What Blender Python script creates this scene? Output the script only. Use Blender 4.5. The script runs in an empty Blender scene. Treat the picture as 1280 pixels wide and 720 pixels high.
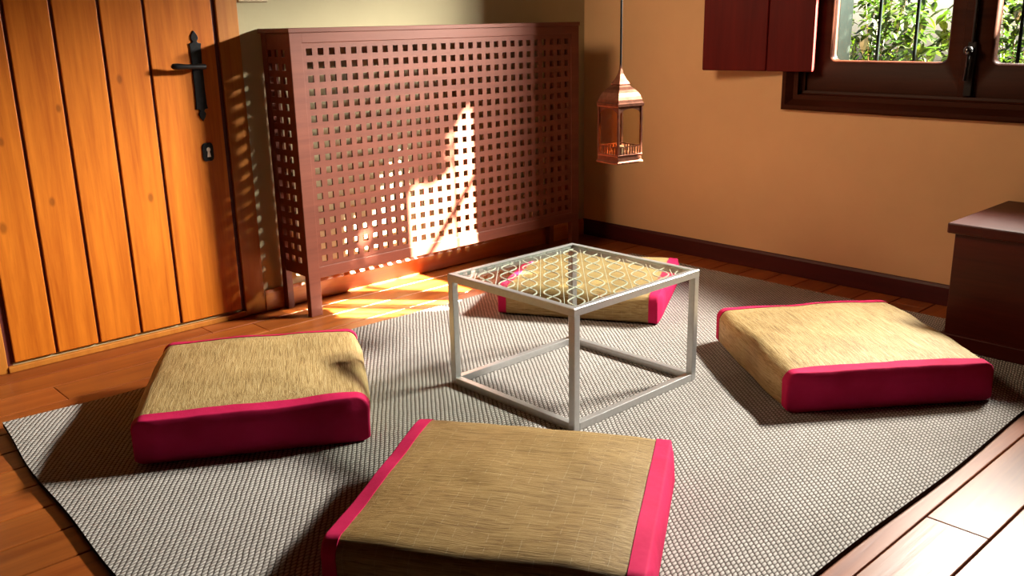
import bpy, bmesh, math, random
from mathutils import Vector, Matrix, Euler, noise
random.seed(7)
S = bpy.context.scene
COL = S.collection
PI = math.pi
WA, WB = 3.605, 3.93          # planes of the door wall (y) and of the window wall (x)

# ------------------------------------------------------------------ tagging
def tag(o, label=None, cat=None, group=None, kind=None):
    if label: o['label'] = label
    if cat: o['category'] = cat
    if group: o['group'] = group
    if kind: o['kind'] = kind
    return o

def empty(name, loc, rz=0.0, label=None, cat=None, group=None):
    o = bpy.data.objects.new(name, None)
    COL.objects.link(o)
    o.location = loc
    o.rotation_euler = (0, 0, rz)
    o.empty_display_size = 0.05
    return tag(o, label, cat, group)

# ------------------------------------------------------------------ materials
class NT:
    def __init__(s, name):
        s.m = bpy.data.materials.new(name); s.m.use_nodes = True
        s.t = s.m.node_tree; s.n = s.t.nodes; s.l = s.t.links
        s.n.clear()
        s.out = s.n.new('ShaderNodeOutputMaterial')
    def add(s, typ, **kw):
        n = s.n.new('ShaderNode' + typ)
        for k, v in kw.items():
            if k.startswith('_'):
                setattr(n, k[1:], v)
        for k, v in kw.items():
            if k.startswith('_'): continue
            key = k.replace('__', ' ')
            try: sock = n.inputs[int(key[1:])] if key[0] == 'i' and key[1:].isdigit() else n.inputs[key]
            except Exception: raise
            if hasattr(v, 'links') or isinstance(v, bpy.types.NodeSocket): s.l.new(v, sock)
            else: sock.default_value = v
        return n
    def coord(s, scale=(1, 1, 1), rot=(0, 0, 0), loc=(0, 0, 0), src='Object'):
        c = s.add('TexCoord'); m = s.add('Mapping')
        s.l.new(c.outputs[src], m.inputs['Vector'])
        m.inputs['Scale'].default_value = scale; m.inputs['Rotation'].default_value = rot
        m.inputs['Location'].default_value = loc
        return m.outputs['Vector']
    def ramp(s, fac, stops, interp='LINEAR'):
        r = s.add('ValToRGB'); s.l.new(fac, r.inputs['Fac'])
        cr = r.color_ramp; cr.interpolation = interp
        while len(cr.elements) < len(stops): cr.elements.new(0.5)
        for e, (p, c) in zip(cr.elements, stops):
            e.position = p; e.color = (*c, 1) if len(c) == 3 else c
        return r.outputs['Color']
    def mix(s, fac, a, b, mode='MIX'):
        n = s.add('Mix', _data_type='RGBA', _blend_type=mode)
        for sock, v in ((n.inputs[0], fac), (n.inputs[6], a), (n.inputs[7], b)):
            if isinstance(v, bpy.types.NodeSocket): s.l.new(v, sock)
            else: sock.default_value = v if not isinstance(v, tuple) else ((*v, 1) if len(v) == 3 else v)
        return n.outputs[2]
    def math(s, op, a, b=0.0, c=0.0):
        n = s.add('Math', _operation=op)
        for i, v in enumerate((a, b, c)):
            if isinstance(v, bpy.types.NodeSocket): s.l.new(v, n.inputs[i])
            else: n.inputs[i].default_value = v
        return n.outputs[0]
    def bump(s, h, strength=0.3, dist=0.002):
        b = s.add('Bump', Strength=strength, Distance=dist)
        s.l.new(h, b.inputs['Height'])
        return b.outputs['Normal']
    def bsdf(s, color, rough=0.5, normal=None, metallic=0.0, spec=0.5, coat=0.0, sheen=0.0):
        p = s.add('BsdfPrincipled')
        for nm, v in (('Base Color', color), ('Roughness', rough), ('Metallic', metallic), ('Specular IOR Level', spec), ('Coat Weight', coat), ('Sheen Weight', sheen)):
            if isinstance(v, bpy.types.NodeSocket): s.l.new(v, p.inputs[nm])
            else: p.inputs[nm].default_value = (*v, 1) if isinstance(v, tuple) else v
        if normal is not None: s.l.new(normal, p.inputs['Normal'])
        s.l.new(p.outputs[0], s.out.inputs['Surface'])
        return s.m

def mat_wood(name, dark, light, axis='z', rough=0.35, coat=0.0, grain=1.0, tone_attr=False, knots=(), bump=0.15, spec=0.5):
    t = NT(name)
    sc = {'x': (1.2, 22, 22), 'y': (22, 1.2, 22), 'z': (22, 22, 1.2)}[axis]
    sc = tuple(v * grain for v in sc)
    v = t.coord(sc)
    n1 = t.add('TexNoise', Vector=v, Scale=1.0, Detail=6.0, Roughness=0.6, Distortion=0.6)
    n2 = t.add('TexNoise', Vector=v, Scale=5.0, Detail=4.0, Roughness=0.7)
    f = t.math('ADD', t.math('MULTIPLY', n1.outputs['Fac'], 0.72), t.math('MULTIPLY', n2.outputs['Fac'], 0.28))
    col = t.ramp(f, [(0.32, dark), (0.68, light)])
    if tone_attr:
        a = t.add('Attribute', _attribute_name='tone')
        col = t.mix(1.0, col, a.outputs['Color'], 'MULTIPLY')
    if knots:
        c = t.add('TexCoord')
        acc = None
        for (kx, ky, kz, r) in knots:
            mp = t.add('Mapping'); t.l.new(c.outputs['Object'], mp.inputs['Vector'])
            mp.inputs['Location'].default_value = (-kx / r, 0, -kz / (r * 1.7))
            mp.inputs['Scale'].default_value = (1 / r, 0.001, 1 / (r * 1.7))
            ln = t.add('VectorMath', _operation='LENGTH'); t.l.new(mp.outputs[0], ln.inputs[0])
            s_ = t.math('SUBTRACT', 1.0, t.math('MINIMUM', ln.outputs['Value'], 1.0))
            acc = s_ if acc is None else t.math('MAXIMUM', acc, s_)
        kd = tuple(x * 0.28 for x in dark)
        col = t.mix(t.math('MINIMUM', t.math('MULTIPLY', acc, 1.0), 0.55), col, kd)
    nr = t.bump(f, bump, 0.002)
    return t.bsdf(col, rough, nr, coat=coat, spec=spec)

def mat_plain(name, color, rough=0.5, metallic=0.0, nscale=40.0, var=0.12, bump=0.05, spec=0.5, coat=0.0):
    t = NT(name)
    v = t.coord()
    n = t.add('TexNoise', Vector=v, Scale=nscale, Detail=4.0)
    c = t.ramp(n.outputs['Fac'], [(0.3, tuple(x * (1 - var) for x in color)), (0.7, tuple(min(1, x * (1 + var)) for x in color))])
    return t.bsdf(c, rough, t.bump(n.outputs['Fac'], bump, 0.002), metallic, spec, coat)

M = {}
def plaster(name, color):
    t = NT(name)
    v = t.coord()
    n = t.add('TexNoise', Vector=v, Scale=2.2, Detail=5.0, Roughness=0.6)
    n2 = t.add('TexNoise', Vector=v, Scale=45.0, Detail=3.0)
    c = t.ramp(n.outputs['Fac'], [(0.3, tuple(x * 0.94 for x in color)), (0.7, tuple(min(1, x * 1.05) for x in color))])
    h = t.math('ADD', t.math('MULTIPLY', n.outputs['Fac'], 2.0), t.math('MULTIPLY', n2.outputs['Fac'], 0.25))
    return t.bsdf(c, 0.85, t.bump(h, 0.25, 0.006), spec=0.15)
M['wall'] = plaster('cream_plaster', (0.40, 0.345, 0.215))
M['wallB'] = plaster('warm_lit_plaster', (0.54, 0.340, 0.180))  # same paint as the door wall, warm bounce light put into the colour
M['ceil'] = mat_wood('ceiling_boards_wood', (0.07, 0.022, 0.008), (0.13, 0.045, 0.016), 'x', rough=0.5)
M['wallN'] = plaster('dark_end_plaster', (0.07, 0.04, 0.022))  # unseen end walls, coloured dark to cut the bounced fill
M['ext'] = plaster('outside_render', (0.3, 0.28, 0.22))
M['floor'] = mat_wood('floor_boards_wood', (0.165, 0.033, 0.006), (0.335, 0.092, 0.017), 'x', rough=0.36, grain=0.8, tone_attr=True, bump=0.35, spec=0.3)
M['gap'] = mat_plain('dark_gap', (0.02, 0.008, 0.004), 0.8)
M['door'] = mat_wood('honey_pine', (0.33, 0.068, 0.003), (0.62, 0.178, 0.013), 'z', rough=0.42, grain=1.0, bump=0.1, spec=0.25,
    knots=((0.885, 0, 0.53, 0.016), (1.06, 0, 0.60, 0.013), (1.42, 0, 0.565, 0.014), (1.36, 0, 1.02, 0.013), (1.13, 0, 0.93, 0.011), (0.925, 0, 0.83, 0.012)))
M['doorgap'] = mat_plain('door_groove', (0.07, 0.004, 0.002), 0.6)
M['jamb'] = mat_wood('door_frame_pine', (0.3400, 0.1020, 0.0122), (0.4624, 0.1700, 0.0238), 'z', rough=0.4, spec=0.35)
M['base'] = mat_wood('baseboard_orange_wood', (0.42, 0.13, 0.02), (0.60, 0.23, 0.045), 'x', rough=0.4)
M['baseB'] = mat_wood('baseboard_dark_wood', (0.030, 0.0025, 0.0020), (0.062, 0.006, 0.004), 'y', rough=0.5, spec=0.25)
M['screen'] = mat_wood('mahogany_lattice', (0.100, 0.025, 0.014), (0.160, 0.044, 0.026), 'x', rough=0.5, grain=0.8, bump=0.06, spec=0.25)
M['chest'] = mat_wood('chest_dark_wood', (0.032, 0.0026, 0.0018), (0.070, 0.008, 0.004), 'y', rough=0.4, spec=0.2)
M['winwood'] = mat_wood('window_dark_wood', (0.020, 0.0042, 0.0015), (0.042, 0.010, 0.0035), 'y', rough=0.45, bump=0.05, spec=0.08)
M['shutter'] = mat_wood('shutter_red_wood', (0.06, 0.003, 0.003), (0.10, 0.006, 0.005), 'z', rough=0.45, bump=0.05, spec=0.1)
M['iron'] = mat_plain('black_iron', (0.012, 0.011, 0.012), 0.35, 0.6, 60, 0.3, 0.1)
M['knob'] = mat_plain('polished_iron', (0.10, 0.10, 0.11), 0.15, 0.9, 60, 0.1, 0.0)
M['barpaint'] = mat_plain('dark_green_bar_paint', (0.003, 0.005, 0.005), 0.9, spec=0.03)
M['steel'] = mat_plain('grey_painted_steel', (0.50, 0.49, 0.49), 0.34, 0.65, 80, 0.05, 0.02)
M['copper'] = mat_plain('aged_copper', (0.17, 0.06, 0.035), 0.36, 0.9, 50, 0.25, 0.05)
M['candle'] = mat_plain('wax', (0.30, 0.20, 0.12), 0.5)
M['plate'] = mat_plain('switch_plastic', (0.42, 0.33, 0.19), 0.4)
M['keypale'] = mat_plain('keyhole_pale', (0.85, 0.78, 0.66), 0.4)  # flat pale colour for the keyhole shape

def mat_thin_glass(name, tint=(0.97, 0.98, 0.97), refl=1.0, rough=0.0, trans=None):
    t = NT(name)
    fr = t.add('Fresnel', IOR=1.5)
    tr = t.add('BsdfTransparent', Color=(*tint, 1))
    gl = t.add('BsdfGlossy', Roughness=rough, Color=(1, 1, 1, 1))
    mx = t.add('MixShader')
    geo = t.add('NewGeometry')
    front = t.math('SUBTRACT', 1.0, geo.outputs['Backfacing'])
    t.l.new(t.math('MULTIPLY', t.math('MULTIPLY', fr.outputs[0], refl), front), mx.inputs[0])
    t.l.new(tr.outputs[0], mx.inputs[1]); t.l.new(gl.outputs[0], mx.inputs[2])
    t.l.new(mx.outputs[0], t.out.inputs['Surface'])
    return t.m
M['pane'] = mat_thin_glass('window_glass', (0.96, 0.98, 0.97), 0.7)
M['tglass'] = mat_thin_glass('table_glass', (0.90, 0.93, 0.90), 1.0)
M['lglass'] = mat_thin_glass('lantern_clear_glass', (0.96, 0.94, 0.88), 0.8, 0.02)
M['aglass'] = mat_thin_glass('lantern_amber_glass', (0.97, 0.62, 0.33), 0.8, 0.02)
M['filigree'] = mat_plain('lattice_pale_metal', (0.80, 0.78, 0.70), 0.35, 0.1, 60, 0.08, 0.02)

def mat_rug():
    t = NT('woven_rug')
    v = t.coord((1, 1, 1))
    jit = t.add('TexNoise', Vector=v, Scale=16.0, Detail=2.0)
    sx = t.add('SeparateXYZ'); t.l.new(v, sx.inputs[0])
    js = t.add('SeparateColor'); t.l.new(jit.outputs['Color'], js.inputs[0])
    X = t.math('ADD', sx.outputs['X'], t.math('MULTIPLY', js.outputs['Red'], 0.007))
    Y = t.math('ADD', sx.outputs['Y'], t.math('MULTIPLY', js.outputs['Green'], 0.005))
    u = t.math('DIVIDE', t.math('ADD', X, t.math('MULTIPLY', Y, -0.75)), 0.0165)
    vv = t.math('ADD', t.math('DIVIDE', Y, 0.0115), t.math('MULTIPLY', t.math('FLOOR', u), 0.5))
    h1 = t.math('POWER', t.math('ABSOLUTE', t.math('SINE', t.math('MULTIPLY', u, PI))), 0.45)
    h2 = t.math('POWER', t.math('ABSOLUTE', t.math('SINE', t.math('MULTIPLY', vv, PI))), 0.6)
    h = t.math('MULTIPLY', h1, t.math('ADD', t.math('MULTIPLY', h2, 0.92), 0.08))
    n = t.add('TexNoise', Vector=v, Scale=3.0, Detail=3.0)
    n2 = t.add('TexNoise', Vector=v, Scale=90.0, Detail=2.0)
    col = t.ramp(h, [(0.12, (0.05, 0.035, 0.03)), (0.45, (0.23, 0.205, 0.19)), (0.85, (0.45, 0.42, 0.40))])
    col = t.mix(1.0, col, t.ramp(n.outputs['Fac'], [(0.3, (0.92, 0.90, 0.88)), (0.7, (1.06, 1.05, 1.04))]), 'MULTIPLY')
    col = t.mix(1.0, col, t.ramp(n2.outputs['Fac'], [(0.3, (0.86, 0.85, 0.84)), (0.7, (1.1, 1.1, 1.1))]), 'MULTIPLY')
    fib = t.add('TexNoise', Vector=v, Scale=420.0, Detail=2.0)
    hh = t.math('ADD', h, t.math('MULTIPLY', fib.outputs['Fac'], 0.25))
    return t.bsdf(col, 0.9, t.bump(hh, 0.8, 0.004), spec=0.1)
M['rug'] = mat_rug()
M['rugedge'] = mat_plain('rug_shaded_side', (0.018, 0.010, 0.010), 0.9, spec=0.1)  # side face of the rug, its shade painted in as near black

def mat_straw(name='straw_mat', tint=(1, 1, 1)):
    t = NT(name)
    fib = t.add('TexNoise', Vector=t.coord((230, 9, 230)), Scale=1.0, Detail=5.0, Roughness=0.65, Distortion=0.9)
    big = t.add('TexNoise', Vector=t.coord((5, 3, 5)), Scale=1.0, Detail=3.0)
    col = t.ramp(fib.outputs['Fac'], [(0.28, (0.16, 0.088, 0.026)), (0.5, (0.37, 0.25, 0.105)), (0.72, (0.52, 0.40, 0.215))])
    col = t.mix(1.0, col, t.ramp(big.outputs['Fac'], [(0.3, (0.84, 0.80, 0.72)), (0.7, (1.06, 1.05, 1.0))]), 'MULTIPLY')
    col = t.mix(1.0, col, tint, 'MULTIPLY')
    # weft threads: thin pale lines across the reeds
    wob = t.add('TexNoise', Vector=t.coord((9, 2, 9)), Scale=1.0, Detail=2.0)
    sx = t.add('SeparateXYZ'); t.l.new(t.coord(), sx.inputs[0])
    y = t.math('ADD', sx.outputs['Y'], t.math('MULTIPLY', wob.outputs['Fac'], 0.012))
    ph = t.math('PINGPONG', y, 0.0185)
    line = t.math('LESS_THAN', ph, 0.0011)
    brk = t.add('TexNoise', Vector=t.coord((60, 30, 60)), Scale=1.0, Detail=1.0)
    line = t.math('MULTIPLY', line, t.math('GREATER_THAN', brk.outputs['Fac'], 0.5))
    col = t.mix(t.math('MULTIPLY', line, 0.14), col, (0.62, 0.50, 0.28))
    h = t.math('ADD', fib.outputs['Fac'], t.math('MULTIPLY', line, 0.3))
    return t.bsdf(col, 0.62, t.bump(h, 0.7, 0.003), spec=0.3)
M['straw'] = mat_straw()
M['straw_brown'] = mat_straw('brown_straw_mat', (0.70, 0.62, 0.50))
def mat_cloth():
    t = NT('crimson_cotton')
    v = t.coord((1, 1, 1))
    n = t.add('TexNoise', Vector=v, Scale=9.0, Detail=4.0)
    w = t.add('TexNoise', Vector=v, Scale=900.0, Detail=1.0)
    col = t.ramp(n.outputs['Fac'], [(0.3, (0.42, 0.009, 0.060)), (0.7, (0.52, 0.016, 0.088))])
    h = t.math('ADD', n.outputs['Fac'], t.math('MULTIPLY', w.outputs['Fac'], 0.06))
    return t.bsdf(col, 0.8, t.bump(h, 0.5, 0.008), spec=0.1)
M['cloth'] = mat_cloth()
def mat_leaf(name, c1, c2):
    t = NT(name)
    oi = t.add('Attribute', _attribute_name='tone')
    n = t.add('TexNoise', Vector=t.coord(), Scale=9.0, Detail=2.0)
    col = t.mix(1.0, t.ramp(n.outputs['Fac'], [(0.3, c1), (0.7, c2)]), oi.outputs['Color'], 'MULTIPLY')
    d = t.add('BsdfDiffuse'); tr = t.add('BsdfTranslucent'); g = t.add('BsdfGlossy', Roughness=0.35)
    t.l.new(col, d.inputs[0]); t.l.new(col, tr.inputs[0])
    m1 = t.add('MixShader'); m1.inputs[0].default_value = 0.45
    t.l.new(d.outputs[0], m1.inputs[1]); t.l.new(tr.outputs[0], m1.inputs[2])
    m2 = t.add('MixShader'); m2.inputs[0].default_value = 0.06
    t.l.new(m1.outputs[0], m2.inputs[1]); t.l.new(g.outputs[0], m2.inputs[2])
    t.l.new(m2.outputs[0], t.out.inputs['Surface'])
    return t.m
M['leaf'] = mat_leaf('garden_leaf', (0.006, 0.020, 0.0010), (0.030, 0.052, 0.003))
M['darkleaf'] = mat_leaf('tree_leaf', (0.02, 0.06, 0.01), (0.05, 0.11, 0.02))
M['bark'] = mat_plain('grey_bark', (0.16, 0.14, 0.11), 0.8, nscale=25, var=0.35, bump=0.4)
M['jambgrey'] = mat_plain('grey_green_jamb_paint', (0.012, 0.017, 0.014), 0.8, spec=0.05)
M['soil'] = mat_plain('garden_soil', (0.013, 0.010, 0.006), 0.95, nscale=6, var=0.35, bump=0.3)

# ------------------------------------------------------------------ mesh builder
class MB:
    def __init__(s): s.v = []; s.f = []; s.mi = []; s.tone = []
    def face(s, idx, mi=0): s.f.append(idx); s.mi.append(mi)
    def add(s, verts, faces, mi=0, tone=None):
        b = len(s.v); s.v.extend([tuple(p) for p in verts])
        for f in faces:
            s.f.append([i + b for i in f]); s.mi.append(mi); s.tone.append(tone)
    def box(s, lo, hi, bev=0.0, mi=0, tone=None, mat=None):
        bm = bmesh.new()
        bmesh.ops.create_cube(bm, size=1.0)
        c = [(a + b) / 2 for a, b in zip(lo, hi)]; d = [abs(b - a) for a, b in zip(lo, hi)]
        for v in bm.verts: v.co = Vector((c[0] + v.co.x * d[0], c[1] + v.co.y * d[1], c[2] + v.co.z * d[2]))
        if bev > 0:
            bmesh.ops.bevel(bm, geom=list(bm.edges), offset=min(bev, min(d) * 0.45), segments=2, affect='EDGES', profile=0.5)
        s.from_bm(bm, mi, tone, mat)
    def from_bm(s, bm, mi=0, tone=None, mat=None):
        bm.verts.ensure_lookup_table()
        for i, v in enumerate(bm.verts): v.index = i
        vs = [(mat @ v.co) if mat else v.co.copy() for v in bm.verts]
        s.add(vs, [[v.index for v in f.verts] for f in bm.faces], mi, tone)
        bm.free()
    def prism(s, pts, axis, lo, hi, mi=0, tone=None):
        """extrude a 2D outline (list of (a,b)) along axis between lo and hi"""
        def P(a, b, c):
            return {'x': (c, a, b), 'y': (a, c, b), 'z': (a, b, c)}[axis]
        n = len(pts)
        vs = [P(a, b, lo) for a, b in pts] + [P(a, b, hi) for a, b in pts]
        fs = [list(range(n))[::-1], list(range(n, 2 * n))] + [[i, (i + 1) % n, n + (i + 1) % n, n + i] for i in range(n)]
        s.add(vs, fs, mi, tone)
    def tube(s, path, r, n=10, mi=0, tone=None, closed=False):
        path = [Vector(p) for p in path]
        rs = r if isinstance(r, (list, tuple)) else [r] * len(path)
        vs = []; fs = []
        up = Vector((0, 0, 1))
        m = len(path)
        for i, p in enumerate(path):
            if closed: d = path[(i + 1) % m] - path[i - 1]
            else: d = path[min(i + 1, m - 1)] - path[max(i - 1, 0)]
            d.normalize()
            a = d.cross(up)
            if a.length < 1e-3: a = d.cross(Vector((1, 0, 0)))
            a.normalize(); b = a.cross(d).normalized()
            for k in range(n):
                t = 2 * PI * k / n
                vs.append(p + (a * math.cos(t) + b * math.sin(t)) * rs[i])
        L = m if closed else m - 1
        for i in range(L):
            for k in range(n):
                i2 = (i + 1) % m
                fs.append([i * n + k, i2 * n + k, i2 * n + (k + 1) % n, i * n + (k + 1) % n])
        if not closed:
            fs.append(list(range(n))); fs.append([(m - 1) * n + k for k in range(n)][::-1])
        s.add(vs, fs, mi, tone)
    def lathe(s, prof, n=24, center=(0, 0, 0), mi=0, tone=None, rot=0.0):
        """prof: list of (radius, z)"""
        vs = []; fs = []
        for (r, z) in prof:
            for k in range(n):
                t = 2 * PI * k / n + rot
                vs.append((center[0] + r * math.cos(t), center[1] + r * math.sin(t), center[2] + z))
        for i in range(len(prof) - 1):
            for k in range(n):
                fs.append([i * n + k, i * n + (k + 1) % n, (i + 1) * n + (k + 1) % n, (i + 1) * n + k])
        fs.append([k for k in range(n)][::-1]); fs.append([(len(prof) - 1) * n + k for k in range(n)])
        s.add(vs, fs, mi, tone)
    def build(s, name, mats, parent=None, smooth=False, bevel=0.0, sharp=40, recalc=True):
        me = bpy.data.meshes.new(name)
        me.from_pydata(s.v, [], s.f)
        for m in (mats if isinstance(mats, (list, tuple)) else [mats]): me.materials.append(m)
        for p, mi in zip(me.polygons, s.mi): p.material_index = mi
        if any(t is not None for t in s.tone):
            ca = me.color_attributes.new('tone', 'FLOAT_COLOR', 'CORNER')
            for p, t in zip(me.polygons, s.tone):
                for li in p.loop_indices: ca.data[li].color = (*(t or (1, 1, 1)), 1)
        if recalc:
            bm = bmesh.new(); bm.from_mesh(me)
            bmesh.ops.recalc_face_normals(bm, faces=bm.faces)
            bm.to_mesh(me); bm.free()
        me.update()
        o = bpy.data.objects.new(name, me); COL.objects.link(o)
        if parent: o.parent = parent
        if smooth:
            for p in me.polygons: p.use_smooth = True
            try: me.set_sharp_from_angle(angle=math.radians(sharp))
            except Exception: pass
        if bevel > 0:
            b = o.modifiers.new('bevel', 'BEVEL'); b.width = bevel; b.segments = 2; b.limit_method = 'ANGLE'; b.angle_limit = math.radians(35)
        return o

def struct(o): o['kind'] = 'structure'; return o

# ------------------------------------------------------------------ room shell
X0, Y0, ZC = -2.2, -2.4, 2.55
# floor: boards run along x, one object
FL = [WA + 0.1, 3.481, 3.333, 3.175, 3.02, 2.87, 2.74, 2.595, 2.446, 2.294] + [2.294 - 0.1476 * i for i in range(1, 11)]
y = FL[-1]
while y > Y0 - 0.1:
    y -= 0.153; FL.append(y)
mb = MB()
rf = random.Random(3)
for a, b in zip(FL[:-1], FL[1:]):
    x = X0 - rf.uniform(0.1, 1.2)
    while x < WB + 0.05:
        L = rf.uniform(1.3, 2.6); x2 = min(x + L, WB + 0.1)
        k = rf.uniform(0.78, 1.12)
        mb.box((x + 0.0007, b + 0.0022, -0.022), (x2 - 0.0007, a - 0.0022, 0.0), bev=0.0026, mi=0, tone=(k, k * rf.uniform(0.92, 1.04), k * 0.98))
        x = x2
mb.box((X0 - 0.1, Y0 - 0.1, -0.08), (WB + 0.12, WA + 0.12, -0.010), mi=1)
floor = struct(mb.build('floor', [M['floor'], M['gap']]))

def slab(name, lo, hi, m):
    b = MB(); b.box(lo, hi); return struct(b.build(name, m))
slab('ceiling', (X0 - 0.2, Y0 - 0.2, ZC), (WB + 0.35, WA + 0.2, ZC + 0.15), M['ceil'])
slab('wall_left', (X0 - 0.2, WA, -0.08), (WB + 0.35, WA + 0.2, ZC), M['wall'])
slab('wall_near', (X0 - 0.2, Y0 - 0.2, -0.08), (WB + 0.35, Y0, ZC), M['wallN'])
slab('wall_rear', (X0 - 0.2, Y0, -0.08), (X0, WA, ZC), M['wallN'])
# window wall with its opening
WO = dict(y0=0.803, y1=2.304, z0=0.828, z1=1.885)
OUT = WB + 0.30
mb = MB()
for lo, hi in (((WB, Y0, -0.08), (OUT, WO['y0'], ZC)), ((WB, WO['y1'], -0.08), (OUT, WA, ZC)),
               ((WB, WO['y0'], -0.08), (OUT, WO['y1'], WO['z0'])), ((WB, WO['y0'], WO['z1']), (OUT, WO['y1'], ZC))):
    mb.box(lo, hi)
struct(mb.build('wall_right', M['wallB']))
# baseboards
mb = MB(); mb.prism([(WA - 0.001, 0.0), (WA - 0.016, 0.0), (WA - 0.016, 0.078), (WA - 0.010, 0.091), (WA - 0.001, 0.091)], 'x', 1.866, WB - 0.018)
struct(mb.build('baseboard_left', M['base'], bevel=0.002))
mb = MB(); mb.prism([(WB - 0.001, 0.0), (WB - 0.016, 0.0), (WB - 0.016, 0.078), (WB - 0.010, 0.091), (WB - 0.001, 0.091)], 'y', Y0, WA - 0.001)
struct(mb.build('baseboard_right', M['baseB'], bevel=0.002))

# ------------------------------------------------------------------ door
D = struct(empty('door_1', (0, 0, 0)))
mb = MB()
yb, yf = WA - 0.002, WA - 0.014
seams = [0.842, 0.9965, 1.1535, 1.3175, 1.4825, 1.757]
zt = 2.02
mb.box((0.842, WA - 0.007, 0.034), (1.757, WA - 0.001, zt), mi=1)
for a, b in zip(seams[:-1], seams[1:]):
    mb.box((a + 0.0055, yf, 0.034), (b - 0.0055, yb, zt), bev=0.003, mi=0)
mb.build('door_leaf', [M['door'], M['doorgap']], D)
mb = MB()
mb.box((1.770, WA - 0.017, 0.0), (1.862, WA - 0.001, 2.12), bev=0.003)
mb.build('frame_post', M['jamb'], D)
mb = MB()
mb.box((0.72, WA - 0.017, 0.0), (0.822, WA - 0.001, 2.12), bev=0.003)
mb.build('frame_post', M['jamb'], D)
mb = MB()
mb.box((0.822, WA - 0.017, 2.032), (1.770, WA - 0.001, 2.12), bev=0.003)
mb.build('frame_head', M['jamb'], D)
mb = MB()
mb.box((0.822, WA - 0.004, 0.0), (0.842, WA - 0.001, 2.032)); mb.box((1.757, WA - 0.004, 0.0), (1.770, WA - 0.001, 2.032))
mb.build('frame_rebate', M['doorgap'], D)
mb = MB()
mb.box((0.822, WA - 0.022, 0.0), (1.770, WA - 0.001, 0.022), bev=0.003)
mb.build('threshold', M['jamb'], D)
# handle: long plate with pointed finials, lever, keyhole plate
HX = 1.668
prof = [(0.0, 0.175), (0.012, 0.158), (0.016, 0.146), (0.009, 0.134), (0.013, 0.128), (0.026, 0.126), (0.023, 0.112), (0.021, 0.05), (0.022, 0.0)]
rp = prof + [(a, -b) for a, b in prof[::-1][1:]]
lp = [(-a, b) for a, b in rp[::-1][1:-1]]
mb = MB(); mb.prism([(HX + a, 1.014 + b) for a, b in rp + lp], 'y', yf - 0.006, yf)
hp = mb.build('handle_plate', M['iron'], D, bevel=0.002)
hp['label'] = 'black iron plate with pointed ends'
mb = MB()
mb.tube([(HX + 0.004, yf - 0.006, 1.052), (HX + 0.004, yf - 0.045, 1.052)], 0.011, 12)
mb.tube([(HX + 0.012, yf - 0.048, 1.052), (HX - 0.02, yf - 0.050, 1.053), (HX - 0.06, yf - 0.050, 1.055), (HX - 0.10, yf - 0.048, 1.057), (HX - 0.117, yf - 0.046, 1.058), (HX - 0.124, yf - 0.045, 1.058)],
        [0.010, 0.010, 0.009, 0.0125, 0.011, 0.004], 12)
mb.build('lever', M['iron'], hp, smooth=True)
mb = MB()
esc = []
for k in range(24):
    t = 2 * PI * k / 24
    r = 1 - 0.11 * math.cos(4 * t)
    esc.append((HX + 0.006 + 0.026 * math.cos(t) * r, 0.716 + 0.040 * math.sin(t) * r))
mb.prism(esc, 'y', yf - 0.005, yf)
kp = mb.build('keyhole_plate', M['iron'], D, bevel=0.0015)
mb = MB()
kh = [(0.008 * math.cos(t), 0.010 + 0.009 * math.sin(t)) for t in [(-50 + 280 * k / 12) * PI / 180 for k in range(13)]]
kh += [(-0.0045, 0.0), (-0.0075, -0.020), (0.0075, -0.020), (0.0045, 0.0)]
mb.prism([(HX + 0.008 + a, 0.716 + b) for a, b in kh], 'y', yf - 0.0065, yf - 0.004)
k = mb.build('keyhole', M['keypale'], kp); k['label'] = 'pale keyhole'

# light switch above the cover
sw = empty('switch_plate', (1.94, WA, 1.352), label='beige switch plate high on the wall beside the door frame, cut by the top edge', cat='switch')
mb = MB(); mb.box((-0.066, -0.010, -0.058), (0.066, -0.0005, 0.058), bev=0.004)
mb.build('plate', M['plate'], sw)
mb = MB(); mb.box((-0.030, -0.014, -0.032), (0.030, -0.009, 0.032), bev=0.003)
mb.build('rocker', M['plate'], sw)

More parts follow.
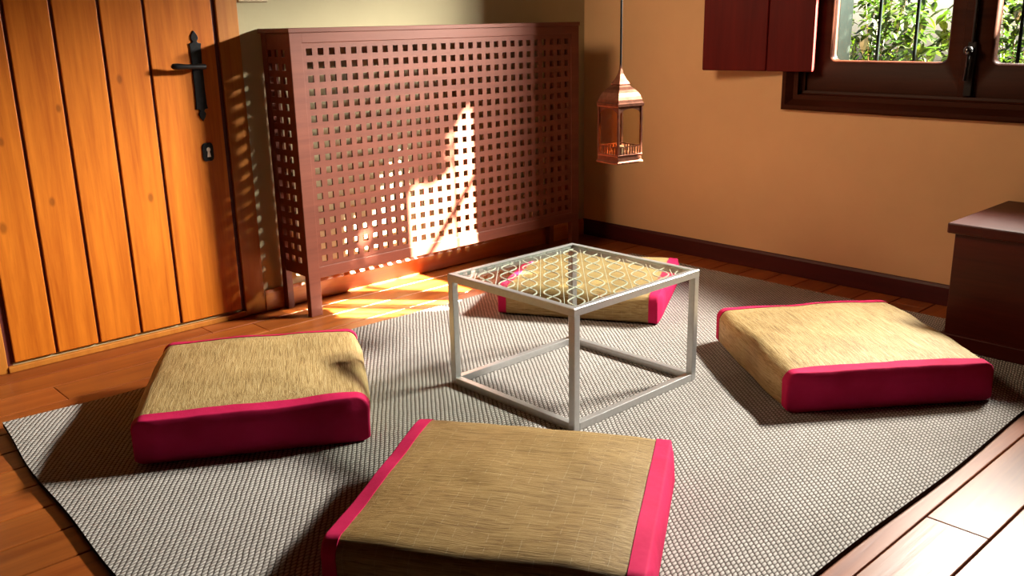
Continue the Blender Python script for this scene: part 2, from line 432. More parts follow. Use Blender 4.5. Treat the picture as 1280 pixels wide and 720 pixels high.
# ------------------------------------------------------------------ radiator cover with square lattice
RX0, RX1, RYF, RH = 1.952, 3.622, 3.360, 1.190
RC = empty('radiator_cover', (RX0, RYF, 0), label='tall reddish brown wooden radiator cover with square lattice front, standing against the door wall', cat='radiator cover')
def lattice(mbx, nu, nv, u0, v0, pitch, hole, U0, U1, V0, V1, d0, d1, plane, skip=None):
    """sheet with square holes in it; plane 'xz' (thickness along y) or 'yz' (thickness along x)"""
    def P(u, v, d): return (u, d, v) if plane == 'xz' else (d, u, v)
    us = [U0]; vs_ = [V0]
    for i in range(nu): us += [u0 + i * pitch - hole / 2, u0 + i * pitch + hole / 2]
    for j in range(nv): vs_ += [v0 + j * pitch - hole / 2, v0 + j * pitch + hole / 2]
    us.append(U1); vs_.append(V1)
    nU, nV = len(us), len(vs_)
    base = len(mbx.v)
    for d in (d0, d1):
        for v in vs_:
            for u in us: mbx.v.append(P(u, v, d))
    def I(i, j, s): return base + s * nU * nV + j * nU + i
    for j in range(nV - 1):
        for i in range(nU - 1):
            if i % 2 == 1 and j % 2 == 1:
                for (a, b) in (((i, j), (i + 1, j)), ((i + 1, j), (i + 1, j + 1)), ((i + 1, j + 1), (i, j + 1)), ((i, j + 1), (i, j))):
                    mbx.f.append([I(*a, 0), I(*b, 0), I(*b, 1), I(*a, 1)]); mbx.mi.append(0); mbx.tone.append(None)
                continue
            for s in (0, 1):
                mbx.f.append([I(i, j, s), I(i + 1, j, s), I(i + 1, j + 1, s), I(i, j + 1, s)]); mbx.mi.append(0); mbx.tone.append(None)
    for i in range(nU - 1):
        for j in (0, nV - 1):
            mbx.f.append([I(i, j, 0), I(i + 1, j, 0), I(i + 1, j, 1), I(i, j, 1)]); mbx.mi.append(0); mbx.tone.append(None)
    for j in range(nV - 1):
        for i in (0, nU - 1):
            mbx.f.append([I(i, j, 0), I(i, j + 1, 0), I(i, j + 1, 1), I(i, j, 1)]); mbx.mi.append(0); mbx.tone.append(None)
pitch = 0.0533
W = RX1 - RX0
DEP = WA - 0.020 - RYF
mb = MB()
lattice(mb, 29, 17, 2.040 - RX0, 0.244, pitch, 0.0275, 0.050, W - 0.030, 0.205, 1.150, 0.004, 0.013, 'xz')
mb.build('front_lattice', M['screen'], RC)
# side panels
for sx, nm in ((0.004, 'side_lattice'), (W - 0.013, 'side_lattice')):
    mb = MB()
    lattice(mb, 3, 17, 0.065, 0.240, pitch, 0.0275, 0.020, DEP - 0.02, 0.175, 1.172, sx, sx + 0.009, 'yz')
    mb.build(nm, M['screen'], RC)
# posts / legs
def post(x0, x1, y0, y1):
    b = MB(); b.box((x0, y0, 0.0), (x1, y1, 1.172), bev=0.002); b.build('leg', M['screen'], RC)
post(0, 0.056, 0, 0.030); post(W - 0.056, W, 0, 0.030)
post(0, 0.030, DEP - 0.036, DEP); post(W - 0.030, W, DEP - 0.036, DEP)
mb = MB(); mb.box((0.054, 0, 0.163), (W - 0.054, 0.022, 0.212), bev=0.002); mb.build('bottom_rail', M['screen'], RC)
mb = MB(); mb.box((0.054, 0.0, 1.132), (W - 0.054, 0.022, 1.172), bev=0.002); mb.build('top_rail', M['screen'], RC)
mb = MB(); mb.box((-0.004, -0.004, 1.172), (W + 0.004, WA - 0.003 - RYF, RH), bev=0.002); mb.build('top_board', M['screen'], RC)

# ------------------------------------------------------------------ window, shutter, bars
Wd = struct(empty('window_1', (0, 0, 0)))
def ring(mbx, prof, y0, y1, z0, z1):
    """mitred frame; prof = list of (offset from the outline inward, x)"""
    n = len(prof); vs = []; fs = []
    for (o, x) in prof:
        vs += [(x, y0 + o, z0 + o), (x, y1 - o, z0 + o), (x, y1 - o, z1 - o), (x, y0 + o, z1 - o)]
    for i in range(n):
        j = (i + 1) % n
        for k in range(4):
            fs.append([i * 4 + k, i * 4 + (k + 1) % 4, j * 4 + (k + 1) % 4, j * 4 + k])
    mbx.add(vs, fs)
mb = MB()
ring(mb, [(0, WB - 0.0005), (0, WB - 0.022), (0.008, WB - 0.028), (0.022, WB - 0.028), (0.074, WB + 0.030), (0.085, WB + 0.034), (0.085, WB + 0.046), (0.068, WB + 0.046), (0.068, WB - 0.0005)], 0.757, 2.350, 0.783, 1.932)
mb.build('outer_frame', M['winwood'], Wd)
def rrect(y0, y1, z0, z1, r, n=6):
    pts = []
    for (cy, cz, a0) in ((y1 - r, z1 - r, 0), (y0 + r, z1 - r, 90), (y0 + r, z0 + r, 180), (y1 - r, z0 + r, 270)):
        for k in range(n + 1):
            t = math.radians(a0 + 90 * k / n); pts.append((cy + r * math.cos(t), cz + r * math.sin(t)))
    return pts
def sash(y0, y1, z0, z1, hy0, hy1, hz0, hz1):
    mbx = MB()
    def scaled(d): return rrect(hy0 - d, hy1 + d, hz0 - d, hz1 + d, 0.026 + d)
    outl = rrect(y0, y1, z0, z1, 0.004)
    xf, xk = WB + 0.048, WB + 0.092
    loops = [(outl, xk), (outl, xf), (scaled(0.011), xf), (scaled(0.008), xf + 0.002), (scaled(0.002), xf + 0.008), (scaled(0.0), xf + 0.014), (scaled(0.0), xk)]
    n = len(outl); vs = []; fs = []
    for lp_, x in loops: vs += [(x, a, b) for a, b in lp_]
    L = len(loops)
    for i in range(L):
        j = (i + 1) % L
        for k in range(n): fs.append([i * n + k, i * n + (k + 1) % n, j * n + (k + 1) % n, j * n + k])
    mbx.add(vs, fs)
    s_ = mbx.build('casement', M['winwood'], Wd, smooth=True, sharp=35)
    g = MB(); g.box((WB + 0.066, hy0 - 0.01, hz0 - 0.01), (WB + 0.070, hy1 + 0.01, hz1 + 0.01))
    g.build('pane', M['pane'], s_)
    return s_
SZ0, SZ1 = 0.857, 1.857
s1 = sash(1.5605, 2.276, SZ0, SZ1, 1.645, 2.152, 1.003, 1.79)
s2 = sash(0.832, 1.5475, SZ0, SZ1, 0.945, 1.463, 1.003, 1.79)
mb = MB(); mb.box((WB + 0.036, 1.538, SZ0 + 0.01), (WB + 0.050, 1.582, SZ1 - 0.01), bev=0.004)
mb.build('meeting_strip', M['winwood'], s1)
# espagnolette latch
mb = MB()
mb.box((WB + 0.024, 1.522, 0.872), (WB + 0.037, 1.556, 1.085), bev=0.004)
mb.tube([(WB + 0.029, 1.539, 1.08), (WB + 0.029, 1.539, 1.60)], 0.007, 10)
la = mb.build('latch', M['iron'], Wd)
mb = MB()
mb.tube([(WB + 0.028, 1.540, 1.052), (WB + 0.006, 1.540, 1.052)], 0.006, 10)
mb.lathe([(0.001, -0.019), (0.012, -0.016), (0.0185, -0.006), (0.0185, 0.006), (0.012, 0.016), (0.001, 0.019)], 18, (WB - 0.002, 1.540, 1.052))
mb.tube([(WB + 0.004, 1.540, 1.045), (WB + 0.004, 1.543, 0.99), (WB + 0.002, 1.546, 0.935)], [0.006, 0.007, 0.009], 10)
mb.build('latch_knob', M['knob'], la, smooth=True)
# inner shutter folded back against the wall, free edge off the wall
hin = Vector((WB - 0.004, 2.208)); fre = Vector((3.838, 2.742))
ang = math.atan2(fre.y - hin.y, fre.x - hin.x)
sh = MB()
Ls = (fre - hin).length
sh.box((0, -0.014, 0), (Ls * 0.40, 0.014, 0.885), bev=0.006); sh.box((Ls * 0.403, -0.014, 0), (Ls, 0.014, 0.885), bev=0.006)
o = sh.build('shutter', M['shutter'], Wd)
o.location = (hin.x, hin.y, 0.954); o.rotation_euler = (0, 0, ang)
o['label'] = 'dark red wooden inner shutter swung open against the wall'
b = MB(); b.box((WB + 0.17, 2.192, WO['z0'] + 0.001), (OUT - 0.005, 2.303, WO['z1'] - 0.001), bev=0.004)
b.build('outer_jamb', M['jambgrey'], Wd)
# iron bars outside
for yb_ in (2.010, 1.842, 1.42, 1.21, 1.00):
    mb = MB(); mb.tube([(WB + 0.19, yb_, 0.83), (WB + 0.19, yb_, 1.88)], 0.0075, 10)
    mb.build('iron_bar', M['barpaint'], Wd, smooth=True)

# ------------------------------------------------------------------ rug
RG = MB()
rx0, rx1, ry0, ry1, rh = 0.598, 3.70, 0.868, 3.062, 0.015
NX, NY = 80, 60
def rugp(i, j):
    u, v = i / NX, j / NY
    x = rx0 + (rx1 - rx0) * u; y = ry0 + (ry1 - ry0) * v
    if u < 0.35: y += (1 - u / 0.35) * v * -0.012
    x += 0.055 * max(0, v - 0.35) ** 2 / 0.42 * (1 - u) - 0.010 * (1 - u) * (1 - v)
    x += 0.004 * math.sin(v * 21) * (1 if u < 0.01 else 0.3); y += 0.005 * math.sin(u * 17 + 1) * (1 if j in (0, NY) else 0.2)
    c = max(0, 1 - math.hypot((u) * 9, (1 - v) * 7))
    z = rh + 0.012 * c
    return (x, y, z)
vs = [rugp(i, j) for j in range(NY + 1) for i in range(NX + 1)]
fs = [[j * (NX + 1) + i, j * (NX + 1) + i + 1, (j + 1) * (NX + 1) + i + 1, (j + 1) * (NX + 1) + i] for j in range(NY) for i in range(NX)]
RG.add(vs, fs)
edge = [(i, 0) for i in range(NX)] + [(NX, j) for j in range(NY)] + [(i, NY) for i in range(NX, 0, -1)] + [(0, j) for j in range(NY, 0, -1)]
n = len(edge)
ev = [rugp(*e) for e in edge]
cx, cy = (rx0 + rx1) / 2, (ry0 + ry1) / 2
ob = []
for (x, y, z) in ev:
    ob.append((x, y, max(0.0005, z - 0.0145)))
bv = [(x + (0.003 if x > cx else -0.003) * 0, y, z) for (x, y, z) in ev]
RG.add(bv + ob, [[i, (i + 1) % n, n + (i + 1) % n, n + i] for i in range(n)], mi=1)
rug = RG.build('woven_rug', [M['rug'], M['rugedge']])
tag(rug, 'large beige grey woven rug covering the wooden floor under the table and cushions', 'rug')

# ------------------------------------------------------------------ floor cushions
def cushion(loc, rz, size, h, label, seed, straw='straw'):
    root = empty('floor_cushion', loc, rz, label, 'cushion', 'straw floor cushions around the glass table')
    rr = random.Random(seed)
    A = size / 2
    off = Vector((rr.uniform(0, 50), rr.uniform(0, 50), 0))
    Rc = 0.036
    def section(y, grow):
        """closed outline (x,z) of the cushion at end-axis position y"""
        t = abs(y) / A
        pull = 1 - 0.10 * max(0, t - 0.72) / 0.28 * 0.3
        N = 16; pts = []
        half = (A - 0.012 * (1 - t ** 2) * 0 - 0.006 * t * t) + grow
        zb, zt_ = 0.0, h + grow
        prof = []
        # bottom from -x to +x, side, top, side
        for k in range(7):
            a = -PI / 2 + (PI / 2) * k / 6
            prof.append((half - Rc + Rc * math.cos(a), zb + Rc * 0.45 + Rc * 0.45 * math.sin(a)))
        for k in range(7):
            a = (PI / 2) * k / 6
            prof.append((half - Rc + Rc * math.cos(a), zt_ - Rc + Rc * math.sin(a)))
        for k in range(1, 24):
            prof.append(((half - Rc) * (1 - 2 * k / 24), zt_))
        for k in range(7):
            a = PI / 2 + (PI / 2) * k / 6
            prof.append((-(half - Rc) + Rc * math.cos(a), zt_ - Rc + Rc * math.sin(a)))
        for k in range(7):
            a = PI + (PI / 2) * k / 6
            prof.append((-(half - Rc) + Rc * math.cos(a), zb + Rc * 0.45 + Rc * 0.45 * math.sin(a)))
        out = []
        for (x, z) in prof:
            w = z / h
            ux = min(1, abs(x) / A)
            dome = 0.020 * (1 - ux ** 4) * (1 - t ** 4) - 0.004
            nz = noise.noise(Vector((x * 5, y * 5, 0)) + off) * 0.007 + noise.noise(Vector((x * 14, y * 14, 3)) + off) * 0.0025
            if w > 0.5: z += (dome + nz) * (w - 0.5) * 2
            bul = 0.010 * math.sin(PI * min(1, max(0, w))) * (1 - t ** 6)
            bn = noise.noise(Vector((z * 9, y * 6, 7)) + off) * 0.005
            if abs(x) > half - Rc * 1.1: x += math.copysign(bul + bn, x)
            out.append((x, y, z))
        return out
    def sweep(ys, grow):
        b = MB(); rings = [section(y, grow) for y in ys]; m = len(rings[0])
        vs = [p for r in rings for p in r]
        fs = [[i * m + k, i * m + (k + 1) % m, (i + 1) * m + (k + 1) % m, (i + 1) * m + k] for i in range(len(rings) - 1) for k in range(m)]
        b.add(vs, fs)
        return b, m, len(rings)
    ST = 0.032
    ys = [-A + ST - 0.004 + (2 * A - 2 * ST + 0.008) * i / 34 for i in range(35)]
    b, m, R_ = sweep(ys, 0.0)
    b.build('straw_cover', M[straw], root, smooth=True, sharp=60)
    for sgn in (-1, 1):
        # fabric end: strip wrapping the top, sides and bottom, then the end face
        yy = [sgn * (A - ST + ST * i / 6) for i in range(7)]
        b, m, R_ = sweep(yy, 0.0022)
        last = [b.v[(R_ - 1) * m + k] for k in range(m)]
        first = [b.v[k] for k in range(m)]
        # rolled rim then face with a shallow bulge
        prev = (R_ - 1) * m
        cz = h * 0.5
        for q, (sc, dy) in enumerate(((0.992, 0.004), (0.975, 0.0055), (0.93, 0.008), (0.75, 0.014), (0.5, 0.018), (0.25, 0.0195))):
            start = len(b.v)
            for (x, y, z) in last:
                nn = noise.noise(Vector((x * 9, sgn * 3 + q * 0.3, z * 16)) + off) * 0.0022 * (1 - sc) * 3
                kx = 1 - (1 - sc) * 0.5 * 0.35
                b.v.append((x * (sc if sc > 0.9 else 0.93 - (0.93 - sc) * 0.3), y + sgn * (dy + nn), cz + (z - cz) * sc))
            for k in range(m):
                b.f.append([prev + k, prev + (k + 1) % m, start + (k + 1) % m, start + k]); b.mi.append(0); b.tone.append(None)
            prev = start
        b.f.append([prev + k for k in range(m)]); b.mi.append(0); b.tone.append(None)
        # inner hem so the strip has an edge
        start = len(b.v)
        inner = section(sgn * (A - ST), -0.001)
        b.v.extend(inner)
        for k in range(m):
            b.f.append([k, (k + 1) % m, start + (k + 1) % m, start + k]); b.mi.append(0); b.tone.append(None)
        e = b.build('fabric_end', M['cloth'], root, smooth=True, sharp=50)
        e['label'] = 'crimson fabric end'
    return root
ZR = rh + 0.001
cushion((1.298, 2.600, ZR), math.radians(-31), 0.665, 0.138, 'straw floor cushion on the rug near the wooden door, left of the table', 11)
cushion((1.345, 1.455, ZR), math.radians(-57 + 90), 0.675, 0.138, 'foreground straw floor cushion with bright pink end, cut by the bottom edge', 23, 'straw_brown')
cushion((2.902, 1.450, ZR), math.radians(-37), 0.680, 0.133, 'straw floor cushion with red front, right of the table near the chest', 37)
cushion((2.950, 2.655, ZR), math.radians(-60 + 90), 0.660, 0.120, 'straw floor cushion behind the glass table, partly seen through it', 51)

# ------------------------------------------------------------------ glass table
TX0, TX1, TY0, TY1, TH, TT = 1.866, 2.468, 1.748, 2.322, 0.402, 0.024
ZF = rh + 0.0005
TB = empty('coffee_table', (TX0, TY0, ZF), label='low square grey metal coffee table with patterned glass top in the middle of the rug', cat='table')
tw, td, tz = TX1 - TX0, TY1 - TY0, TH - ZF
for (lx, ly) in ((0, 0), (tw - TT, 0), (0, td - TT), (tw - TT, td - TT)):
    b = MB(); b.box((lx, ly, 0), (lx + TT, ly + TT, tz - TT), bev=0.002); b.build('leg', M['steel'], TB)
def rails(nm, z0, z1):
    for lo, hi in (((TT, 0), (tw - TT, TT)), ((TT, td - TT), (tw - TT, td)), ((0, TT), (TT, td - TT)), ((tw - TT, TT), (tw, td - TT))):
        b = MB(); b.box((lo[0], lo[1], z0), (hi[0], hi[1], z1), bev=0.002); b.build(nm, M['steel'], TB)
rails('bottom_rail', 0.0, TT)
b = MB()
zt0, zt1 = tz - TT, tz
vs = []; fs = []
prof = [(0, zt0), (0, zt1 - 0.002), (0.002, zt1), (TT - 0.004, zt1), (TT - 0.004, zt1 - 0.008), (TT, zt1 - 0.008), (TT, zt0)]
for (o_, z) in prof: vs += [(o_, o_, z), (tw - o_, o_, z), (tw - o_, td - o_, z), (o_, td - o_, z)]
for i in range(len(prof)):
    j = (i + 1) % len(prof)
    for k in range(4): fs.append([i * 4 + k, i * 4 + (k + 1) % 4, j * 4 + (k + 1) % 4, j * 4 + k])
b.add(vs, fs); b.build('top_frame', M['steel'], TB)
b = MB(); b.box((TT - 0.0035, TT - 0.0035, zt1 - 0.0075), (tw - TT + 0.0035, td - TT + 0.0035, zt1 - 0.0015))
gl = b.build('glass_top', M['tglass'], TB); gl['label'] = 'clear glass top'
# ogee lattice under the glass
b = MB()
cell = 0.072; amp = 0.025
zl = zt1 - 0.013
ix0, ix1, iy0, iy1 = TT + 0.001, tw - TT - 0.001, TT + 0.001, td - TT - 0.001
ca, sa = math.cos(math.radians(45)), math.sin(math.radians(45))
ccx, ccy = tw / 2, td / 2
def strip(pts, w=0.0040, t=0.0028):
    run = []
    def flush():
        if len(run) >= 2:
            vs = []; fs = []
            for i, p in enumerate(run):
                a = run[max(i - 1, 0)]; c = run[min(i + 1, len(run) - 1)]
                d = Vector((c[0] - a[0], c[1] - a[1])); 
                if d.length < 1e-9: d = Vector((1, 0))
                d.normalize(); nx, ny = -d.y * w / 2, d.x * w / 2
                vs += [(p[0] + nx, p[1] + ny, zl), (p[0] - nx, p[1] - ny, zl), (p[0] - nx, p[1] - ny, zl + t), (p[0] + nx, p[1] + ny, zl + t)]
            for i in range(len(run) - 1):
                for k in range(4): fs.append([i * 4 + k, i * 4 + (k + 1) % 4, (i + 1) * 4 + (k + 1) % 4, (i + 1) * 4 + k])
            b.add(vs, fs)
        run.clear()
    for (p, q) in pts:
        x, y_ = ccx + ca * p - sa * q, ccy + sa * p + ca * q
        if ix0 <= x <= ix1 and iy0 <= y_ <= iy1: run.append((x, y_))
        else: flush()
    flush()
for k in range(-11, 12):
    for sg in (-1, 1):
        strip([(i * 0.005, k * cell + sg * amp * math.cos(2 * PI * i * 0.005 / 0.20 + PI * (k % 2)) + sg * 0.0) for i in range(-90, 91)])
    strip([(i * 0.01, (k + 0.5) * cell) for i in range(-45, 46)], 0.002)
b.build('lattice', M['filigree'], TB)['label'] = 'pale wavy lattice under the glass'

# ------------------------------------------------------------------ hanging lantern
LX, LY = 2.833, 2.408
LZ0 = 0.655
LN = empty('hanging_lantern', (LX, LY, LZ0), math.radians(81.0), label='square copper lantern with onion roof and glass sides hanging on a thin rod', cat='lantern')
hs = 0.058            # half side of the body (square)
def sq(prof):         # square lathe turned 45 deg to the axes; prof (half side, z)
    bx = MB(); bx.lathe([(r * math.sqrt(2), z) for r, z in prof], 4, rot=PI / 4); return bx
b = sq([(0.066, 0.0), (0.066, 0.006), (0.062, 0.010), (0.060, 0.028), (0.0635, 0.030), (0.0635, 0.036)])
b.build('base', M['copper'], LN, bevel=0.0015)
for sx in (-1, 1):
    for sy in (-1, 1):
        b = MB(); b.box((sx * hs - 0.0045, sy * hs - 0.0045, 0.036), (sx * hs + 0.0045, sy * hs + 0.0045, 0.222), bev=0.001)
        b.build('corner_post', M['copper'], LN)
# pierced gallery at the foot of every side and an arched head
for k in range(4):
    b = MB()
    a = k * PI / 2
    mt = Matrix.Rotation(a, 4, 'Z')
    for j in range(7):
        bm = bmesh.new(); bmesh.ops.create_cube(bm, size=1.0)
        for v in bm.verts: v.co = Vector((hs + v.co.x * 0.003, -0.045 + 0.015 * j + v.co.y * 0.0035, 0.050 + v.co.z * 0.028))
        b.from_bm(bm, mat=mt)
    bm = bmesh.new(); bmesh.ops.create_cube(bm, size=1.0)
    for v in bm.verts: v.co = Vector((hs + v.co.x * 0.004, v.co.y * 0.106, 0.0655 + v.co.z * 0.004))
    b.from_bm(bm, mat=mt)
    b.build('gallery', M['copper'], LN)
    b = MB()
    N = 12
    out = [(-0.0535, 0.222), (0.0535, 0.222)] + [(0.0535 * math.cos(PI * q / N), 0.186 + 0.026 * math.sin(PI * q / N)) for q in range(N + 1)]
    vs = [mt @ Vector((hs - 0.0015, p, z)) for p, z in out] + [mt @ Vector((hs + 0.0015, p, z)) for p, z in out]
    n = len(out)
    tri = [[0, 1, 2]]
    fs = []
    idx = list(range(n))
    b.add(vs, [idx[::-1], [i + n for i in idx]] + [[i, (i + 1) % n, n + (i + 1) % n, n + i] for i in range(n)])
    b.build('arch', M['copper'], LN)
    b = MB()
    vs = [mt @ Vector((hs - 0.001 + dx, p, z)) for dx in (0, 0.0012) for p, z in ((-0.0535, 0.037), (0.0535, 0.037), (0.0535, 0.22), (-0.0535, 0.22))]
    b.add(vs, [[0, 1, 2, 3], [4, 5, 6, 7], [0, 1, 5, 4], [1, 2, 6, 5], [2, 3, 7, 6], [3, 0, 4, 7]])
    g = b.build('glass_side', M['aglass'] if k == 1 else M['lglass'], LN)
    if k == 1: g['label'] = 'amber glass side'
b = sq([(0.062, 0.217), (0.0655, 0.221), (0.0655, 0.231), (0.0615, 0.235), (0.060, 0.245), (0.056, 0.257), (0.049, 0.271), (0.0405, 0.282), (0.030, 0.292), (0.022, 0.302)])
b.build('roof', M['copper'], LN)
b = sq([(0.0245, 0.300), (0.0265, 0.303), (0.0245, 0.308), (0.015, 0.324), (0.008, 0.341), (0.004, 0.360), (0.003, 0.380)])
b.build('finial', M['copper'], LN)
b = MB(); b.tube([(0, 0, 0.36), (0, 0, ZC - LZ0)], 0.0042, 8); b.build('rod', M['iron'], LN, smooth=True)
b = MB(); b.lathe([(0.018, 0.036), (0.018, 0.060), (0.012, 0.064), (0.002, 0.064)], 16); b.build('candle', M['candle'], LN, smooth=True)

# ------------------------------------------------------------------ chest on the right
CX0, CY1, CHh = 3.347, 1.318, 0.480 - rh
CH = empty('wooden_chest', (CX0, CY1, rh + 0.0008), label='dark red wooden chest with overhanging lid against the wall under the window', cat='chest')
cw, cl = WB - 0.018 - CX0, 1.25
b = MB(); b.box((0.0, -cl, CHh - 0.038), (cw, 0.0, CHh), bev=0.006); b.build('lid', M['chest'], CH)
b = MB(); b.box((0.022, -cl + 0.022, 0.05), (cw - 0.005, -0.022, CHh - 0.038), bev=0.003); b.build('body', M['chest'], CH)
b = MB(); b.box((0.010, -cl + 0.010, 0.0), (cw - 0.003, -0.010, 0.055), bev=0.004); b.build('plinth', M['chest'], CH)

# ------------------------------------------------------------------ garden
b = MB(); b.add([(WB + 0.31, -12, -0.15), (22, -12, -0.15), (22, 16, -0.15), (WB + 0.31, 16, -0.15)], [[0, 1, 2, 3]])
struct(b.build('ground', M['soil']))
b = MB()
N = 24
vs = []; fs = []
for i in range(N + 1):
    yy = -6 + 22 * i / N
    for j, (dx, z) in enumerate(((0, -0.16), (0.6, 0.45), (1.6, 1.1), (3.2, 1.75), (6.0, 2.4))):
        vs.append((9.0 + dx + 0.4 * noise.noise(Vector((yy * 0.7, j, 0))), yy, z + (0.25 * noise.noise(Vector((yy * 0.9, j * 0.8, 4))) if j else 0)))
for i in range(N):
    for j in range(4): fs.append([i * 5 + j, i * 5 + j + 1, (i + 1) * 5 + j + 1, (i + 1) * 5 + j])
b.add(vs, fs)
struct(b.build('ground_bank', M['soil'], smooth=True))

def leaf(mbx, p, d, up, L, Wd_, tone, bend=0.25):
    d = d.normalized(); s_ = d.cross(up)
    if s_.length < 1e-3: s_ = d.cross(Vector((1, 0, 0)))
    s_.normalize(); u = s_.cross(d)
    pts = []
    for (t, w) in ((0, 0.05), (0.25, 0.8), (0.5, 1.0), (0.78, 0.6), (1.0, 0.03)):
        c = p + d * (L * t) - u * (bend * L * t * t)
        pts.append((c - s_ * Wd_ * w * 0.5 + u * 0.12 * Wd_ * w, c, c + s_ * Wd_ * w * 0.5 + u * 0.12 * Wd_ * w))
    vs = [q for tr in pts for q in tr]
    fs = []
    for i in range(4):
        fs += [[i * 3, i * 3 + 1, i * 3 + 4, i * 3 + 3], [i * 3 + 1, i * 3 + 2, i * 3 + 5, i * 3 + 4]]
    mbx.add(vs, fs, 0, tone)

def rdir(r): 
    v = Vector((r.gauss(0, 1), r.gauss(0, 1), r.gauss(0, 1))); return v.normalized()

def shrub(name, loc, rad, h, nl, L, label, seed, group='leafy shrubs outside the window'):
    r = random.Random(seed)
    root = empty(name, loc, 0, label, 'shrub', group)
    st = MB(); lf = MB()
    nst = 9
    for k in range(nst):
        a = r.uniform(0, 2 * PI); q = r.uniform(0.25, 1.0) * rad
        top = Vector((q * math.cos(a), q * math.sin(a), h * r.uniform(0.6, 1.05)))
        mid = Vector((top.x * 0.4, top.y * 0.4, top.z * 0.55))
        path = []
        for i in range(9):
            t = i / 8
            path.append(Vector((0, 0, 0)) * (1 - t) ** 2 + mid * 2 * t * (1 - t) + top * t * t)
        st.tube(path, [0.010 * (1 - 0.75 * i / 8) for i in range(9)], 6)
        for j in range(nl // nst):
            t = r.uniform(0.25, 1.05)
            i = min(int(t * 8), 7)
            p = path[i].lerp(path[i + 1], min(1, t * 8 - i)) + rdir(r) * r.uniform(0, rad * 0.28)
            d = rdir(r); d.z = d.z * 0.5 - 0.15
            k_ = r.uniform(0.5, 1.5)
            leaf(lf, p, d, Vector((0, 0, 1)), L * r.uniform(0.6, 1.2), L * r.uniform(0.32, 0.5), (k_ * r.uniform(0.8, 1.15), k_, k_ * r.uniform(0.5, 1.1)))
    st.build('stems', M['bark'], root, smooth=True)
    fo = lf.build('foliage', M['leaf'], root, recalc=False)
    return root
spots = [(5.25, 3.10, 0.40, 1.40), (5.45, 2.22, 0.38, 1.30), (6.45, 4.05, 0.50, 1.55), (6.35, 3.05, 0.46, 1.45), (4.95, 1.52, 0.28, 1.18), (7.35, 4.9, 0.5, 1.8), (7.55, 3.75, 0.52, 1.7), (6.10, 1.45, 0.34, 1.4), (7.4, 2.55, 0.5, 1.6)]
names = ['leafy green shrub close outside the left window pane', 'bright green shrub seen between the two iron bars of the left pane', 'tall shrub further back beyond the left pane',
         'shrub behind the bars in the middle of the left pane', 'low green shrub outside the right window pane', 'farthest tall shrub at the left of the garden view',
         'broad shrub far back in the garden before the bank', 'leafy shrub further back beyond the right pane', 'far shrub behind the window latch side']
for i, ((x, y_, r_, h_), nm) in enumerate(zip(spots, names)):
    shrub('garden_shrub', (x, y_, -0.15), r_, h_, 1100, 0.12, nm, 100 + i)

# unseen tree added to mask the sun everywhere but the patch
SUNV = Vector((0.663, -0.749, 0.516)).normalized()
def inpoly(p, poly):
    c = False; j = len(poly) - 1
    for i in range(len(poly)):
        (xi, yi), (xj, yj) = poly[i], poly[j]
        if (yi > p[1]) != (yj > p[1]) and p[0] < (xj - xi) * (p[1] - yi) / (yj - yi) + xi: c = not c
        j = i
    return c
GAPS = [[(2.20, 0.93), (2.20, 1.60), (2.147, 1.63), (2.01, 1.70), (1.98, 1.54), (1.91, 1.50), (1.70, 1.61), (1.62, 1.50), (1.58, 1.2), (1.58, 0.93)],
        [(1.50, 1.10), (1.50, 1.36), (1.30, 1.50), (1.15, 1.60), (1.04, 1.50), (1.25, 1.22)]]  # openings cut in the crown to shape the sun patch
r = random.Random(5)
tc = Vector((4.0, 1.5, 1.5)) + SUNV * 2.6
tr_ = empty('sun_mask_tree', (tc.x + 0.5, tc.y - 0.9, -0.15), 0, 'unseen leafy tree added right of the window to shape the sun patch', 'tree')
b = MB(); lf = MB()
base_ = Vector(tr_.location)
trunk = [Vector((0, 0, 0)), Vector((0.03, 0.02, 0.8)), Vector((-0.02, 0.06, 1.6)), Vector((0.0, 0.1, 2.3)), Vector((0.02, 0.1, 3.6))]
b.tube(trunk, [0.10, 0.085, 0.075, 0.06, 0.03], 12)
def plane_pt(yw, zw, dist): return Vector((4.0, yw, zw)) + SUNV * dist - base_
# the slanting bough that crosses the gap, joined to the trunk
b.tube([trunk[2], plane_pt(1.50, 1.10, 2.3).lerp(trunk[2], 0.3), plane_pt(1.72, 1.235, 2.3), plane_pt(1.95, 1.30, 2.3), plane_pt(2.25, 1.39, 2.3)], [0.05, 0.03, 0.024, 0.022, 0.018], 8)
for k in range(14):
    t0 = trunk[3].lerp(trunk[4], r.uniform(0, 1)) if k > 4 else trunk[2].lerp(trunk[3], r.uniform(0, 1))
    while True:
        yw, zw = r.uniform(0.6, 2.4), r.uniform(1.55, 2.6)
        if not any(inpoly((yw, zw), g) for g in GAPS): break
    pe = plane_pt(yw, zw, 2.6); pm = t0.lerp(pe, 0.5) + Vector((0, 0, 0.12))
    def win0(p):
        w_ = p + base_; t_ = (w_.x - 4.0) / SUNV.x
        return (w_.y - SUNV.y * t_, w_.z - SUNV.z * t_)
    if any(inpoly(win0(a_.lerp(b_, q_ / 8)), g) for a_, b_ in ((t0, pm), (pm, pe)) for q_ in range(9) for g in GAPS): continue
    b.tube([t0, pm, pe], [0.03, 0.018, 0.006], 6)
b.build('trunk', M['bark'], tr_, smooth=True)
cnt = 0
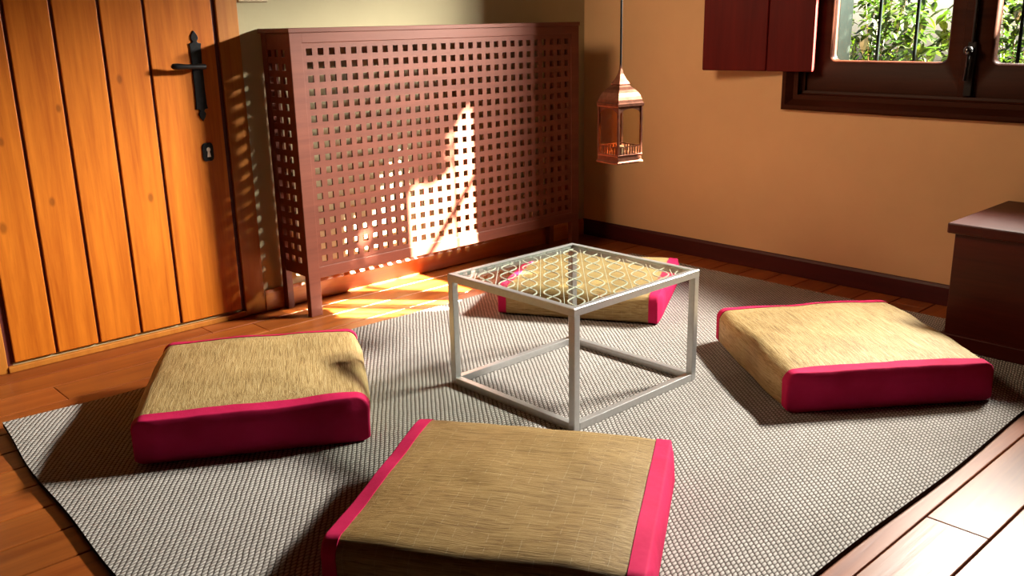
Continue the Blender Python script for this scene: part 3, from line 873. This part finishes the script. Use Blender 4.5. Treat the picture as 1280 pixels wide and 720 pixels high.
while cnt < 12000:
    yw, zw, ds = r.uniform(0.45, 2.55), r.uniform(0.80, 2.75), r.uniform(2.1, 3.1)
    k_ = r.uniform(0.5, 1.4)
    d = rdir(r)
    Lf = r.uniform(0.055, 0.10)
    def win(p):                      # where the sun would throw this point onto the window plane
        w_ = p + base_; t_ = (w_.x - 4.0) / SUNV.x
        return (w_.y - SUNV.y * t_ + r.gauss(0, 0.006), w_.z - SUNV.z * t_ + r.gauss(0, 0.006))
    cpt = plane_pt(yw, zw, ds)
    if any(inpoly(win(cpt + d * Lf * e_), g) for g in GAPS for e_ in (-0.5, -0.2, 0.15, 0.5)): continue
    leaf(lf, plane_pt(yw, zw, ds) - d * Lf * 0.5, d, SUNV.cross(rdir(r)), Lf, Lf * 0.55, (k_, k_, k_))
    cnt += 1
lf.build('foliage', M['darkleaf'], tr_, recalc=False)

# ------------------------------------------------------------------ light
w = bpy.data.worlds.new('World'); S.world = w; w.use_nodes = True
nt = w.node_tree; nt.nodes.clear()
o_ = nt.nodes.new('ShaderNodeOutputWorld'); bg = nt.nodes.new('ShaderNodeBackground')
tcn = nt.nodes.new('ShaderNodeTexCoord'); sp = nt.nodes.new('ShaderNodeSeparateXYZ'); rp_ = nt.nodes.new('ShaderNodeValToRGB')
nt.links.new(tcn.outputs['Generated'], sp.inputs[0]); nt.links.new(sp.outputs['Z'], rp_.inputs[0])
rp_.color_ramp.elements[0].position = 0.0; rp_.color_ramp.elements[0].color = (1.0, 0.93, 0.80, 1)
rp_.color_ramp.elements[1].position = 0.6; rp_.color_ramp.elements[1].color = (0.55, 0.72, 1.0, 1)
nt.links.new(rp_.outputs[0], bg.inputs[0]); bg.inputs[1].default_value = 1.2
nt.links.new(bg.outputs[0], o_.inputs[0])

sun = bpy.data.lights.new('sun', 'SUN'); sun.energy = 400.0; sun.angle = math.radians(0.6); sun.color = (1.0, 0.90, 0.72)
so = bpy.data.objects.new('sun', sun); COL.objects.link(so)
so.rotation_euler = SUNV.to_track_quat('Z', 'Y').to_euler(); so.location = (8, -4, 5)

def area(name, loc, target, sx, sy, power, color):
    l = bpy.data.lights.new(name, 'AREA'); l.shape = 'RECTANGLE'; l.size = sx; l.size_y = sy; l.energy = power; l.color = color
    ob = bpy.data.objects.new(name, l); COL.objects.link(ob); ob.location = loc
    ob.rotation_euler = (Vector(loc) - Vector(target)).to_track_quat('Z', 'Y').to_euler()
    return ob
wl = area('assumed_window_lamp', (4.75, 1.30, 2.02), (1.3, 3.2, 2.1), 0.80, 0.24, 800, (1.0, 0.94, 0.84))  # added area lamp outside the window for daylight, position assumed from the shadows
wl.data.spread = math.radians(128)
lp_ = bpy.data.lights.new('wall_fill_spot', 'SPOT'); lp_.energy = 330; lp_.color = (1.0, 0.71, 0.45); lp_.shadow_soft_size = 0.5  # added warm fill for the window wall, not a lamp of the room
lp_.spot_size = math.radians(88); lp_.spot_blend = 1.0
lo_ = bpy.data.objects.new('wall_fill_spot', lp_); COL.objects.link(lo_); lo_.location = (1.2, 3.10, 2.40)
lo_.rotation_euler = (Vector((1.2, 3.10, 2.40)) - Vector((3.93, 2.0, 1.10))).to_track_quat('Z', 'Y').to_euler()

# ------------------------------------------------------------------ camera
f_px = 1163.75
Rw = Matrix(((0.7288657, -0.68438843, -0.01916415), (-0.20205948, -0.18827826, -0.96110523), (0.65416111, 0.70438893, -0.27551674)))
cam = bpy.data.cameras.new('camera'); co = bpy.data.objects.new('camera', cam); COL.objects.link(co)
cam.sensor_width = 36.0; cam.sensor_fit = 'HORIZONTAL'; cam.lens = 36.0 * f_px / 1280.0
cam.clip_start = 0.05
m3 = Matrix((Rw[0], -Rw[1], -Rw[2])).transposed()
co.matrix_world = Matrix.Translation((0, 0, 1.2)) @ m3.to_4x4()
S.camera = co

S.view_settings.view_transform = 'Standard'; S.view_settings.look = 'None'; S.view_settings.gamma = 1.0
S.view_settings.use_curve_mapping = False; S.view_settings.exposure = 0.0
S.cycles.use_denoising = True
S.cycles.max_bounces = 10; S.cycles.transparent_max_bounces = 16
S.cycles.sample_clamp_indirect = 6.0
S.cycles.caustics_reflective = False; S.cycles.caustics_refractive = False
